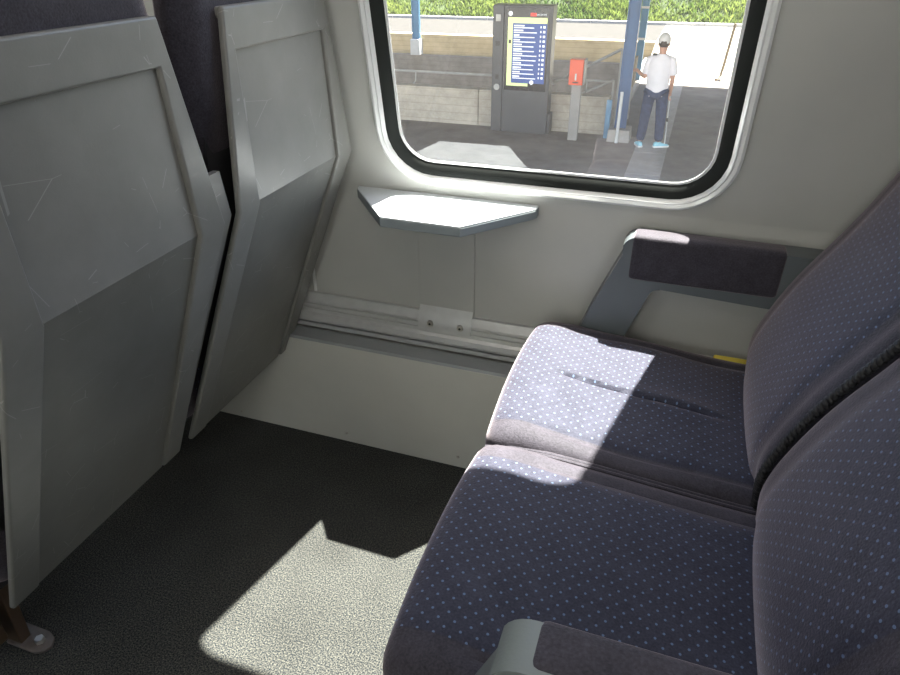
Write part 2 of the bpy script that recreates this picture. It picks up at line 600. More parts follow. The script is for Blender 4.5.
# unseen light strips along the aisle ceiling, added to brighten the interior
for sy in (-1, 1):
    for k in range(3):
        xa = X0 + 0.25 + k * 2.05
        yc = MID + sy * 0.42
        lo = (xa + 0.95, yc, ze)
        lamp = tag(empty('ceiling_fill_light', lo), '%s added ceiling fill light, %s along the aisle' % ('window-side' if sy > 0 else 'far-side', ('front', 'middle', 'rear')[k]), 'lamp', 'added ceiling fill lights')
        MB().box(xa, xa + 1.9, yc - 0.09, yc + 0.09, ze - 0.02, ze + 0.002).build('housing', 'trim', lamp, off=lo, bevel=0.004)
        MB().box(xa + 0.01, xa + 1.89, yc - 0.08, yc + 0.08, ze - 0.026, ze - 0.019).build('diffuser', 'lamp', lamp, off=lo)

# lower duct panel (skirting), ledge and wall rail, both sides
sk = tag(MB().prism([(1.286, 0.0), (1.286, 0.324), (1.292, 0.330), (WY + 0.01, 0.330), (WY + 0.01, 0.0)], 'x', X0, X1).build('baseboard_window', 'lower', bevel=0.002), kind='structure')
MB().prism([(1.284, 0.326), (1.287, 0.333), (1.332, 0.336), (1.332, 0.331), (1.290, 0.329)], 'x', X0, X1).build('ledge_strip', 'alu_dark', sk)
for x, z in ((-1.128, 0.022), (-0.774, 0.031), (-0.438, 0.036), (0.1, 0.034), (0.6, 0.034)):
    b = MB().tube([(x, 1.2865, z), (x, 1.2835, z), (x, 1.2825, z)], 0.005, 12, 0.0032)
    b.build('screw', 'screw', sk)
rail = tag(MB().prism([(1.362, 0.341), (1.334, 0.341), (1.334, 0.352), (1.352, 0.352), (1.352, 0.359), (1.331, 0.359), (1.328, 0.366), (1.331, 0.378), (1.338, 0.384), (1.338, 0.394), (1.342, 0.396),
            (1.338, 0.398), (1.338, 0.408), (1.342, 0.410), (1.338, 0.412), (1.338, 0.418), (1.350, 0.436), (1.362, 0.436)], 'x', X0, X1).build('trim_1', 'alu', smooth=False), kind='structure')
# grey strip under the window sill of the wall panels: thin joints between wall panels
for k, x in enumerate((-0.862,)):
    tag(MB().box(x - 0.0035, x + 0.0035, 1.3565, 1.361, 0.438, 0.74).build('trim_%d' % (k + 2), 'trim'), kind='structure')

# ------------------------------------------------------------------ fold-out window table
TZ = 0.7425
table = tag(empty('window_table', (-0.49, WY, TZ)), 'small pale laminate table with angled corners fixed below the window', 'table')
outl = [(-0.708, 1.356), (-0.703, 1.338), (-0.577, 1.186), (-0.398, 1.184), (-0.280, 1.325), (-0.274, 1.338), (-0.274, 1.356)]
MB().prism([(x + (0.0008 if x > -0.49 else -0.0008) * -1, y + 0.0008 if y < 1.35 else y) for x, y in outl], 'z', TZ - 0.004, TZ).build('table_top', 'table', table, off=table.location, bevel=0.001)
MB().prism(outl, 'z', TZ - 0.024, TZ - 0.003).build('table_edging', 'table_edge', table, off=table.location, bevel=0.003)
MB().prism([(1.354, 0.430), (1.354, TZ - 0.022), (1.361, TZ - 0.022), (1.361, 0.43)], 'x', -0.561, -0.419).build('support_plate', 'wall', table, off=table.location, bevel=0.0015)
tabp = MB().prism([(1.354, 0.452), (1.347, 0.440), (1.333, 0.417), (1.333, 0.392), (1.3375, 0.392), (1.3375, 0.42), (1.352, 0.44)], 'x', -0.561, -0.421).build('mounting_tab', 'alu', table, off=table.location)
for x, z in ((-0.527, 0.4125), (-0.448, 0.4125)):
    for nm, mt, r1, y1 in (('screw', 'screw', 0.009, 1.329),):
        s_ = MB().tube([(x, 1.3345, z), (x, y1 + 0.001, z), (x, y1, z)], r1, 14, r1 * 0.8).build(nm, mt, table, off=table.location)
        MB().tube([(x, y1 + 0.0005, z), (x, y1 - 0.0006, z)], 0.0034, 6).build('socket', 'black', s_)
        s_.children[0].location = (0, 0, 0)
for o in table.children:
    for g in o.children:
        g.data.transform(Matrix.Translation(-Vector(table.location)))

# ------------------------------------------------------------------ seats
PITCH_X = 1.17
BACK = [(0.205, 0.40), (0.206, 0.44), (0.201, 0.485), (0.197, 0.54), (0.211, 0.60), (0.247, 0.69), (0.304, 0.795), (0.352, 0.90), (0.378, 0.98), (0.390, 1.07), (0.392, 1.16), (0.390, 1.28)]


def catmull(P, t):
    n = len(P) - 1
    i = min(int(t * n), n - 1)
    u = t * n - i
    p0, p1, p2, p3 = P[max(i - 1, 0)], P[i], P[i + 1], P[min(i + 2, n)]
    return Vector([0.5 * (2 * b + (c - a) * u + (2 * a - 5 * b + 4 * c - d) * u * u + (3 * b - a - 3 * c + d) * u ** 3) for a, b, c, d in zip(p0, p1, p2, p3)])


# arc-length table of the back profile
_S = [catmull(BACK, k / 200) for k in range(201)]
_L = [0.0]
for k in range(200):
    _L.append(_L[-1] + (_S[k + 1] - _S[k]).length)
BACK_LEN = _L[-1]


def back_at(s):
    s = max(0, min(BACK_LEN, s))
    for k in range(200):
        if _L[k + 1] >= s:
            break
    u = (s - _L[k]) / max(1e-9, _L[k + 1] - _L[k])
    p = _S[k].lerp(_S[k + 1], u)
    ka, kb = max(0, k - 3), min(200, k + 4)
    d = (_S[kb] - _S[ka]).normalized()
    return p, Vector((-d.y, d.x))        # normal towards the sitter (-x)


def sm(a, b, x):
    t = max(0, min(1, (x - a) / (b - a)))
    return t * t * (3 - 2 * t)


def cushion_mesh(hw, crease):
    """seat cushion, local origin: y = centre of the seat, x/z as in the room"""
    xf, xb, zt, zb = -0.247, 0.262, 0.501, 0.370
    hx, hz = (xb - xf) / 2, (zt - zb) / 2
    bm = rbox_data(hx, hw, hz, 0.032, 36, 76 if crease else 30, 3)
    fab = []
    for v in bm.verts:
        x, y, z = v.co.x + (xb + xf) / 2, v.co.y, v.co.z + (zt + zb) / 2
        topw = sm(zb + 0.03, zt - 0.01, z)
        a = (x - xf) / (xb - xf)
        q = y / hw
        # arc length over the nose for the dot lattice
        u = x if (zt - z) < 0.04 and x > xf + 0.04 else (xf + 0.04) - math.hypot(xf + 0.04 - x, 0) - max(0, (zt - z) - 0.02)
        msk = 1.0
        msk *= sm(0.81, 0.76, abs(q)) if crease else sm(0.77, 0.72, abs(q))
        msk *= sm(zb + 0.035, zb + 0.05, z)
        dz = -0.026 * sm(0.1, 1.0, a)                       # seat falls towards the back
        dz += 0.010 * (1 - abs(q) ** 3) * topw               # puffed centre
        dz += 0.006 * math.exp(-((a - 0.14) / 0.10) ** 2) * topw
        dz -= 0.006 * math.exp(-((abs(q) - 0.80) / 0.045) ** 2) * topw * sm(0.10, 0.2, a)   # seam of the side bolster
        if crease:
            yc = 0.0 - 0.03 * a
            dz -= 0.012 * math.exp(-((y - yc) / 0.006) ** 2) * topw * sm(0.13, 0.25, a) * sm(0.82, 0.66, a)
            dz += 0.004 * math.exp(-((y - yc) / 0.03) ** 2) * topw * sm(0.13, 0.25, a) * sm(0.82, 0.66, a)
            dz += 0.003 * math.sin(x * 21 + y * 9) * topw * sm(1, 0.8, abs(q))
        v.co = Vector((x - 0.010 * (1 - q * q) * sm(0.3, 0, a), y, z + dz))
        fab.append((u + 0.004, y + 0.002, msk))
    me = bpy.data.meshes.new('seat_cushion')
    bm.to_mesh(me)
    bm.free()
    set_vec_attr(me, 'fab', fab)
    return me


def backrest_mesh(hw):
    th = 0.030
    bm = rbox_data(th, hw, BACK_LEN / 2, 0.028, 4, 26, 50)
    fab = []
    for v in bm.verts:
        n, y, s = v.co.x, v.co.y, v.co.z + BACK_LEN / 2
        p, nn = back_at(s)
        q = y / hw
        front = sm(th * 0.4, -th * 0.9, n)
        w = (1 - 0.10 * sm(0.62, 1.0, s / BACK_LEN) ** 1.5) * (1 - 0.14 * sm(-th * 0.5, th, n))
        bulge = 0.014 * (1 - abs(q) ** 2.5) - 0.005 * math.exp(-((abs(q) - 0.76) / 0.06) ** 2)
        h = -(n + th) * (0.35 + 0.65 * sm(0.0, 0.14, s)) + bulge * front                         # depth along the normal (front at 0)
        pos = p + nn * h
        v.co = Vector((pos.x, y * w, pos.y))
        msk = sm(0.72, 0.67, abs(q)) * front * sm(0.05, 0.1, s)
        fab.append((s, y, msk))
    me = bpy.data.meshes.new('backrest')
    bm.to_mesh(me)
    bm.free()
    set_vec_attr(me, 'fab', fab)
    return me


# moulded back shell, coordinates of the row in front moved back by PITCH_X
SH = [(-0.938, 0.275), (-0.695, 0.84), (-0.700, 1.154)]       # x, z : bottom, fold, top
SH = [(x + PITCH_X, z) for x, z in SH]
SHW = [0.213, 0.211, 0.160]                                   # half widths
SRW = [0.160, 0.150, 0.143]                                   # half widths of the inset panel


def shell_pt(z):
    (xa, za), (xb, zb), (xc, zc) = SH
    if z <= zb:
        u = (z - za) / (zb - za)
        return xa + (xb - xa) * u, SHW[0] + (SHW[1] - SHW[0]) * u, SRW[0] + (SRW[1] - SRW[0]) * u
    u = (z - zb) / (zc - zb)
    return xb + (xc - xb) * u, SHW[1] + (SHW[2] - SHW[1]) * u, SRW[1] + (SRW[2] - SRW[1]) * min(1, u * 1.2)


def shell_frame_mesh():
    zs = [0.275, 0.84, 1.090, 1.154]
    th = [0.013, 0.013, 0.013, 0.013]
    v, idx = [], {}
    cols = (-2, -1, 1, 2)
    for back in (0, 1):
        for i, z in enumerate(zs):
            x, hw, rw = shell_pt(z)
            for c in cols:
                y = (hw if abs(c) == 2 else rw) * (1 if c > 0 else -1)
                idx[back, i, c] = len(v)
                v.append((x - back * th[i], y, z))
    cells = [(i, c) for i in range(3) for c in range(3) if i == 2 or c != 1]
    f, cnt = [], {}
    for i, c in cells:
        a, b = cols[c], cols[c + 1]
        for back in (0, 1):
            f.append(tuple(idx[back, *k] for k in ((i, a), (i, b), (i + 1, b), (i + 1, a))))
        loop = [(i, a), (i, b), (i + 1, b), (i + 1, a)]
        for k in range(4):
            e = (loop[k], loop[(k + 1) % 4])
            key = tuple(sorted(e))
            cnt.setdefault(key, []).append(e)
    for es in cnt.values():
        if len(es) == 1:
            p, q = es[0]
            f.append((idx[0, *p], idx[0, *q], idx[1, *q], idx[1, *p]))
    return mesh(v, f)


def shell_panel_mesh():
    zs = [0.268, 0.84, 1.093]
    v, f = [], []
    for back in (0, 1):
        for z in zs:
            x, hw, rw = shell_pt(z)
            for s in (-1, 1):
                v.append((x - 0.009 - back * 0.02, s * (rw + 0.004), z))
    for b in (0, 6):
        for i in (0, 2):
            f.append((b + i, b + i + 1, b + i + 3, b + i + 2))
    for p, q in ((0, 1), (1, 3), (3, 5), (5, 4), (4, 2), (2, 0)):
        f.append((p, q, q + 6, p + 6))
    return mesh(v, f)


ME = {
    'cushion_far': cushion_mesh(0.2225, True), 'cushion_near': cushion_mesh(0.2225, False),
    'backrest': backrest_mesh(0.2225), 'frame': shell_frame_mesh(), 'panel': shell_panel_mesh()}


def under_frame():
    b = MB()
    b.box(-0.18, 0.19, -0.19, 0.19, 0.29, 0.366)
    b.prism([(0.10, 0.29), (0.17, 0.29), (0.20, 0.37), (0.225, 0.37), (0.20, 0.30), (0.17, 0.27)], 'y', -0.17, 0.17)
    return b


ME_under = mesh(under_frame().v, under_frame().f)
# moulded filler between shell and backrest
core = MB().prism([(0.205, 0.33), (0.225, 0.36), (0.28, 0.50), (0.42, 0.83), (0.44, 1.10), (0.41, 1.12), (0.36, 0.83), (0.23, 0.45)], 'y', -0.185, 0.185)
ME_core = mesh(core.v, core.f)


cap_x = SH[2][0]
cap = MB().prism([(cap_x - 0.004, 1.136), (cap_x - 0.004, 1.150), (cap_x - 0.078, 1.166), (cap_x - 0.078, 1.136)], 'y', -0.157, 0.157)
ME_cap = mesh(cap.v, cap.f)


def train_seat(x, y, far, label, shell_y=0.0):
    r_ = tag(empty('train_seat', (x, y, 0)), label, 'seat', 'seats bolted along the window wall')
    link('seat_cushion', ME['cushion_far' if far else 'cushion_near'], 'fabric', r_)
    link('backrest', ME['backrest'], 'fabric', r_)
    link('back_shell', ME['frame'], 'shell', r_, bevel=0.0045, seg=3, angle=35, loc=(0, shell_y, 0))
    link('shell_panel', ME['panel'], 'shell', r_, smooth=False, loc=(0, shell_y, 0))
    link('top_cap', ME_cap, 'shell', r_, bevel=0.0045, seg=3, angle=35, loc=(0, shell_y, 0))
    link('seat_core', ME_core, 'dark', r_)
    link('seat_pan', ME_under, 'dark', r_)
    return r_


FARY, NEARY = 1.0775, 0.6325
seat_w = train_seat(0, FARY, True, 'window-side seat of the bench, dotted dark blue velour, cushion half in sunlight')
seat_a = train_seat(0, NEARY, False, 'aisle-side seat of the bench nearest the viewer, dotted dark blue velour beside the lower armrest')
shell_w = train_seat(-PITCH_X, FARY, True, 'seat seen from behind against the window wall, grey plastic back shell', 0.026)
shell_a = train_seat(-PITCH_X, NEARY, False, 'large grey scratched plastic seat back at the left edge, nearest the viewer', 0.006)


# piping between the two cushions and the two backrests: belongs to the window-side seat
def cushion_top(a):
    x = -0.245 + 0.507 * a
    return x, 0.501 - 0.026 * sm(0.1, 1, a)


pts = [(-0.247, 0.855 - FARY, 0.39), (-0.247, 0.855 - FARY, 0.44), (-0.240, 0.855 - FARY, 0.474)]
for k in range(3, 30):
    x, z = cushion_top(k / 30)
    pts.append((x, 0.855 - FARY, z - 0.011 - 0.012 * max(0, 1 - (k - 3) / 4) * 0.4))
for dy, nm in ((-0.003, 'seat_piping'), (0.004, 'seat_piping')):
    MB().tube([(p[0], p[1] + dy, p[2]) for p in pts], 0.0042, 8).build(nm, 'plain_fabric', seat_w)
pts = []
for k in range(4, 46):
    s = BACK_LEN * k / 48
    p, n = back_at(s)
    p = p + n * 0.003
    w = 1 - 0.20 * sm(0.62, 1.0, k / 48) ** 1.5
    pts.append(Vector((p.x, 0.855 - FARY, p.y)))


def twisted(pts, r, off, n, turns):
    res = []
    for strand in range(n):
        q = []
        K = len(pts) * 13
        for k in range(K):
            t = k / (K - 1) * (len(pts) - 1)
            i = min(int(t), len(pts) - 2)
            p = pts[i].lerp(pts[i + 1], t - i)
            d = (pts[i + 1] - pts[i]).normalized()
            a = d.cross(Vector((0, 1, 0))).normalized()
            b = Vector((0, 1, 0))
            ang = 2 * math.pi * (turns * k / K + strand / n)
            q.append(p + (a * math.cos(ang) + b * math.sin(ang)) * off)
        res.append(q)
    return res


for q in twisted(pts, 0.004, 0.0024, 2, 44):
    MB().tube(q, 0.0050, 7).build('back_piping', 'cord', seat_w)
# yellow foam showing at the rear corner of the cushion
MB().box(0.135, 0.215, 0.205, 0.230, 0.455, 0.4735).build('foam_edge', 'foam', seat_w, bevel=0.004)


# ------------------------------------------------------------------ armrests
def arm_outline(k_):
    o = [(-0.175, 0.42), (-0.136, 0.537), (-0.083, 0.672)]
    for k in range(0, 6):
        a = R(158 - 68 * k / 5)
        o.append((-0.052 + 0.034 * math.cos(a), 0.680 + 0.034 * math.sin(a)))
    o += [(0.30, 0.712), (0.34, 0.70), (0.34, 0.59), (0.20, 0.594)]
    o += [(0.0, 0.603)]
    for k in range(0, 5):
        a = R(90 + 70 * k / 4)
        o.append((0.004 + 0.024 * math.cos(a), 0.578 + 0.024 * math.sin(a)))
    o += [(-0.038, 0.528), (-0.075, 0.42)]
    return [(x * k_, 1.24 - (1.24 - z) * k_) for x, z in o]


def pad_mesh(x0, x1, y0, y1, z0, z1):
    hx, hy, hz = (x1 - x0) / 2, (y1 - y0) / 2, (z1 - z0) / 2
    bm = rbox_data(hx, hy, hz, 0.010, 14, 4, 4)
    for v in bm.verts:
        v.co += Vector((x0 + hx, y0 + hy, z0 + hz))
    me = bpy.data.meshes.new('pad')
    bm.to_mesh(me)
    bm.free()
    set_vec_attr(me, 'fab', [(0, 0, 0)] * len(me.vertices))
    return me


arm = tag(empty('armrest', (0.05, 1.335, 0.42)), 'slate grey armrest with dark cloth pad against the wall under the window', 'armrest')
MB().prism(arm_outline(0.984), 'y', 1.291, 1.345).build('arm_frame', 'arm', arm, off=arm.location, bevel=0.006, seg=3)
pm = pad_mesh(-0.065, 0.222, 1.286, 1.338, 0.628, 0.7265)
pm.transform(Matrix.Translation(-Vector(arm.location)))
link('arm_pad', pm, 'plain_fabric', arm)

na = MB().prism(arm_outline(1.0), 'y', 0.325, 0.378).build('armrest', 'arm_light', seat_a, off=(0, NEARY, 0), bevel=0.008, seg=3)
pm = pad_mesh(-0.052, 0.26, 0.329, 0.384, 0.618, 0.7165)
pm.transform(Matrix.Translation((0, -NEARY, 0)))
link('arm_pad', pm, 'plain_fabric', na)

gs = [(SH[0][0] - 0.012, 0.30), (SH[1][0] - 0.012, 0.84), (SH[1][0] - 0.020, 0.915), (SH[1][0] - 0.032, 0.915), (SH[1][0] - 0.024, 0.84), (SH[0][0] - 0.024, 0.30)]
MB().prism([(x, z) for x, z in gs], 'y', 0.205, 0.250).build('gap_strip', 'shell', shell_a)

# ------------------------------------------------------------------ seat pedestals
leg = MB().prism([(-1.20, 0.0), (-1.115, 0.0), (-1.075, 0.30), (-1.20, 0.30)], 'y', 0.488, 0.512)
leg.build('leg', 'brown', shell_a, off=(-PITCH_X, NEARY, 0), bevel=0.003)
MB().box(-1.24, -1.10, 0.440, 0.470, 0.06, 0.355).build('side_support', 'brown', shell_a, off=(-PITCH_X, NEARY, 0), bevel=0.004)
ft = [(-1.15, 0.482), (-1.075, 0.482), (-1.058, 0.490), (-1.052, 0.505), (-1.062, 0.522), (-1.085, 0.530), (-1.15, 0.530)]
fp = MB().prism(ft, 'z', 0.0, 0.008).build('foot_plate', 'foot', shell_a, off=(-PITCH_X, NEARY, 0), bevel=0.002)
MB().tube([(-1.083, 0.506, 0.006), (-1.083, 0.506, 0.014), (-1.083, 0.506, 0.017)], 0.011, 6, 0.009).build('bolt', 'screw', fp, off=(-PITCH_X, NEARY, 0))
for r_, y, x in ((shell_w, FARY, -PITCH_X), (seat_w, FARY, 0.0), (seat_a, NEARY, 0.0)):
    MB().prism([(-0.16, 0.0), (-0.04, 0.0), (-0.02, 0.30), (-0.18, 0.30)], 'y', -0.02, 0.02).build('leg', 'foot', r_, bevel=0.003)

# ------------------------------------------------------------------ the platform outside
GZ = -1.92
tag(MB().box(-40, 25, 1.75, 12.7, GZ - 0.3, GZ).build('platform_ground', 'asphalt'), kind='structure')
pgf = tag(MB().box(-1.30, 25, 12.7, 19.5, GZ - 0.3, GZ).build('platform_ground_far', 'asphalt'), kind='structure')
tag(MB().box(-40, 25, -40, -1.75, GZ - 1.0, GZ - 0.6).build('track_ground', 'ballast'), kind='structure')
# unseen pale building added behind the viewer to bounce sunlight into the carriage
bld = tag(MB().box(-22, 22, -14, -5.5, GZ - 0.6, 4.2).build('wall_bounce_building', 'plaster'), kind='structure')
for k in range(14):
    xk = -20.5 + k * 3.1
    MB().box(xk, xk + 1.0, -5.52, -5.47, -1.4, 0.2).build('window_pane', 'bezel', bld)
for k in range(8):   # pale slabs of the strip the person stands on
    y = 9.2 + k * 1.25
    MB().box(-0.79, -0.26, y, y + 1.235, GZ - 0.05, GZ + 0.006).build('strip_slab', 'slab', pgf)
MB().box(-1.28, -0.80, 12.72, 18.0, GZ - 0.05, GZ + 0.004).build('dark_strip', 'asphalt_dark', pgf)  # darker band of ground beside the slabs
# sunlit ramp to the path at the foot of the bank
tag(MB().prism([(19.5, GZ - 0.3), (19.5, GZ), (22.3, -1.5), (27.2, -1.5), (27.2, GZ - 0.3)], 'x', -1.30, 25).build('ramp_ground', 'path'), kind='structure')
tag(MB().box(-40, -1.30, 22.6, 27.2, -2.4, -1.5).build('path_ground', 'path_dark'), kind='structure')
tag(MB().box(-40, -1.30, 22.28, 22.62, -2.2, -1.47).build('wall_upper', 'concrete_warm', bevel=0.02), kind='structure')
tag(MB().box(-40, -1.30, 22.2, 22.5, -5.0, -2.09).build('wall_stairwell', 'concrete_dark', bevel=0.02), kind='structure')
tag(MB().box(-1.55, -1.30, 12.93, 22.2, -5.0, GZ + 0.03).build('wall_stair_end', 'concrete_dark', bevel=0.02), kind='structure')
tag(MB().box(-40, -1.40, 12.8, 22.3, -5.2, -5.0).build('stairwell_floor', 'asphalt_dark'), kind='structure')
wall_parapet = tag(empty('wall_parapet', (0, 0, 0)), kind='structure')
for k in range(8):
    x1 = -1.40 - k * 2.5
    MB().box(x1 - 2.49, x1, 12.70, 12.93, -5.0, -1.25).build('concrete_panel', 'concrete', wall_parapet, bevel=0.012)
kerb = tag(empty('kerb', (0, 0, 0)), kind='structure')
for k in range(14):
    x0 = -24 + k * 2.0
    MB().box(x0, x0 + 1.985, 27.15, 27.4, -1.7, -1.40).build('kerb_stone', 'kerb', kerb, bevel=0.02)

# grassy bank
bv, bf = [], []
NX, NY = 70, 26
for j in range(NY + 1):
    for i in range(NX + 1):
        x = -34 + 54 * i / NX
        t = j / NY
        y = 27.35 + 16 * t
        z = -1.5 + 9.0 * t + 0.12 * math.sin(x * 1.3 + y) + 0.1 * math.sin(x * 3.1 - y * 2) * min(1, t * 8)
        bv.append((x, y, z))
for j in range(NY):
    for i in range(NX):
        a = j * (NX + 1) + i
        bf.append((a, a + 1, a + NX + 2, a + NX + 1))
tag(link('grass_bank', mesh(bv, bf), 'soil'), kind='structure')
gv, gf, gt = [], [], []
for k in range(42000):
    x = random.uniform(-22, 9)
    t = random.random() ** 1.4 * 0.32
    y = 27.4 + 16 * t
    z = -1.53 + 9.0 * t
    h = random.uniform(0.10, 0.34)
    w = random.uniform(0.010, 0.028)
    a = random.uniform(0, math.pi * 2)
    lx, ly = random.uniform(-0.7, 0.7) * h, random.uniform(-0.9, 0.3) * h
    dx, dy = math.cos(a) * w, math.sin(a) * w
    b = len(gv)
    gv += [(x - dx, y - dy, z), (x + dx, y + dy, z), (x + dx * 1.3 + lx * 0.45, y + dy * 1.3 + ly * 0.4, z + h * 0.6), (x - dx * 1.3 + lx * 0.45, y - dy * 1.3 + ly * 0.4, z + h * 0.6), (x + lx, y + ly, z + h)]
    gf += [(b, b + 1, b + 2, b + 3), (b + 3, b + 2, b + 4)]
    tn = min(1, max(0, 0.5 + 0.35 * math.sin(x * 0.9) * math.sin(x * 0.37 + t * 19) + random.uniform(-0.35, 0.35)))
    gt += [tn] * 5
gme = bpy.data.meshes.new('bank_grass')
gme.from_pydata(gv, [], gf)
ga = gme.attributes.new('tint', 'FLOAT', 'POINT')
ga.data.foreach_set('value', gt)
tag(link('bank_grass', gme, 'grass', smooth=False), 'long sunlit green grass covering the bank behind the platform', 'grass', kind='stuff')

# canopy over the platform (above the picture; it throws the shade on the ground)
can = tag(MB().prism([(8.2, 1.52), (8.2, 1.64), (13.6, 1.95), (19.15, 1.64), (19.15, 1.52), (13.6, 1.80)], 'x', -40, 25).build('platform_canopy', 'galv'), kind='structure')


# blue steel posts
def h_post(name, x, y, z0, z1, w, d, mat, label, base=None):
    r_ = tag(empty(name, (x, y, z0)), label, 'post', 'blue steel posts outside')
    o = (x, y, z0)
    b = MB()
    b.box(x - w / 2, x - w / 2 + 0.02, y - d / 2, y + d / 2, z0, z1)
    b.box(x + w / 2 - 0.02, x + w / 2, y - d / 2, y + d / 2, z0, z1)
    b.box(x - w / 2, x + w / 2, y - d / 2 + 0.03, y - d / 2 + 0.05, z0, z1)
    b.build('column', mat, r_, off=o, smooth=False)
    if base:
        bw, bh, bm_ = base
        MB().prism([(x - bw / 2, z0), (x + bw / 2, z0), (x + bw / 2 * 0.94, z0 + bh), (x - bw / 2 * 0.94, z0 + bh)], 'y', y - bw / 2, y + bw / 2).build('plinth', bm_, r_, off=o, bevel=0.01)
    return r_


pA = h_post('canopy_post', -1.13, 12.42, GZ, 1.80, 0.20, 0.11, 'blue', 'thick dark blue steel canopy post left of the person', (0.40, 0.22, 'slab'))
MB().box(-1.42, -1.33, 12.45, 12.52, GZ, -1.25).build('cable_duct', 'blue_pale', pA, off=(-1.13, 12.42, GZ))
dp = MB().tube([(-1.15, 12.20, GZ), (-1.15, 12.20, -1.05)], 0.028, 10).build('white_tube', 'white_steel', pA, off=(-1.13, 12.42, GZ))
pB = h_post('canopy_post', -1.42, 18.4, GZ, 1.66, 0.165, 0.16, 'blue_pale', 'slimmer pale blue post farther back between thick post and person')
for z in (-0.95, -0.25):
    MB().box(-1.52, -1.32, 18.28, 18.30, z, z + 0.05).build('clamp_band', 'white_steel', pB, off=(-1.42, 18.4, GZ))
MB().tube([(-1.53, 18.22, GZ), (-1.53, 18.22, 1.5)], 0.025, 8).build('cable_pipe', 'white_steel', pB, off=(-1.42, 18.4, GZ))
pC = h_post('canopy_post', -8.97, 22.16, -2.09, 3.5, 0.25, 0.14, 'blue_pale', 'pale blue post on a white base at the left of the window', (0.34, 0.48, 'white_steel'))

# board seen edge-on by the person's hand
bd = tag(empty('notice_board', (-1.175, 14.1, GZ)), 'narrow brown board seen edge-on beside the blue posts', 'board')
MB().box(-1.23, -1.12, 13.9, 14.3, -1.27, -0.75).build('panel', 'wood', bd, off=bd.location, bevel=0.01)
MB().tube([(-1.175, 14.1, GZ), (-1.175, 14.1, -1.26)], 0.03, 8).build('leg', 'post', bd, off=bd.location)

# handrails in the stairwell
rl = tag(empty('handrail', (-5, 13.2, -1.3)), 'thin grey handrail running along the low concrete wall', 'handrail')
rb = MB()
MB().tube([(-14, 13.12, -1.05), (-1.45, 13.12, -1.05)], 0.022, 8).build('rail', 'galv', rl, off=rl.location)
for x in (-9, -7.2, -5.35, -3.6, -1.9):
    MB().tube([(x, 13.12, -1.05), (x, 13.10, -1.22), (x, 12.92, -1.28)], 0.012, 6).build('bracket', 'galv', rl, off=rl.location)
for k, (a, b) in enumerate((((-2.95, 13.2, -1.36), (-1.33, 13.2, -0.50)), ((-2.45, 13.2, -1.52), (-1.42, 13.2, -1.04)))):
    d_ = tag(empty('stair_handrail', a), ('upper' if k == 0 else 'lower') + ' sloping stair handrail behind the red box', 'handrail', 'sloping stair handrails')
    MB().tube([a, b], 0.024, 8).build('rail', 'galv', d_, off=a)
    MB().tube([b, (b[0], b[1], GZ)], 0.02, 8).build('post', 'galv', d_, off=a)

# crooked barrier post at the far right
bp = tag(empty('barrier_post', (0.56, 19.2, GZ)), 'slim brown post with a bent foot on the sunlit ground', 'post')
MB().tube([(0.50, 18.95, GZ + 0.03), (0.60, 19.2, GZ + 0.10), (0.62, 19.25, GZ + 0.25)], 0.035, 8).build('foot', 'wood', bp, off=bp.location)
MB().tube([(0.62, 19.25, GZ + 0.2), (0.72, 19.3, -0.62)], 0.035, 8).build('shaft', 'wood', bp, off=bp.location)

# ------------------------------------------------------------------ information totem
KX0, KX1, KY = -3.59, -2.47, 12.38
KZ1 = 0.12
kk = (KY - 0) / 12.584
KX0, KX1 = -3.605 * kk, -2.515 * kk
KZ1 = 1.24 - (1.24 - 0.225) * kk
KO = ((KX0 + KX1) / 2, KY + 0.2, GZ)
kiosk = tag(empty('information_totem', KO), 'dark grey station totem with a lit departure screen', 'totem')
col_w = 0.20
W = KX1 - KX0
MB().box(KX0, KX0 + col_w, KY + 0.01, KY + 0.34, GZ, KZ1).build('side_column', 'kiosk', kiosk, off=KO, bevel=0.012)
MB().box(KX0 + col_w + 0.008, KX1, KY, KY + 0.34, GZ, KZ1).build('body', 'kiosk', kiosk, off=KO, bevel=0.012)
MB().box(KX1 - 0.02, KX1 + 0.05, KY + 0.05, KY + 0.3, GZ, GZ + 0.36).build('foot_box', 'kiosk', kiosk, off=KO, bevel=0.008)
SZ0, SZ1 = KZ1 - 1.40, KZ1 - 0.03
sx0, sx1 = KX0 + col_w + 0.04, KX1 - 0.06
scr = MB().box(sx0, sx1, KY - 0.012, KY + 0.01, SZ0, SZ1).build('screen', 'bezel', kiosk, off=KO, bevel=0.004)
yy = KY - 0.0145


def flat(x0, x1, z0, z1, mat, name, d=0.0):
    return MB().box(x0, x1, yy - d, yy + 0.004, z0, z1).build(name, mat, scr, off=KO, smooth=False)


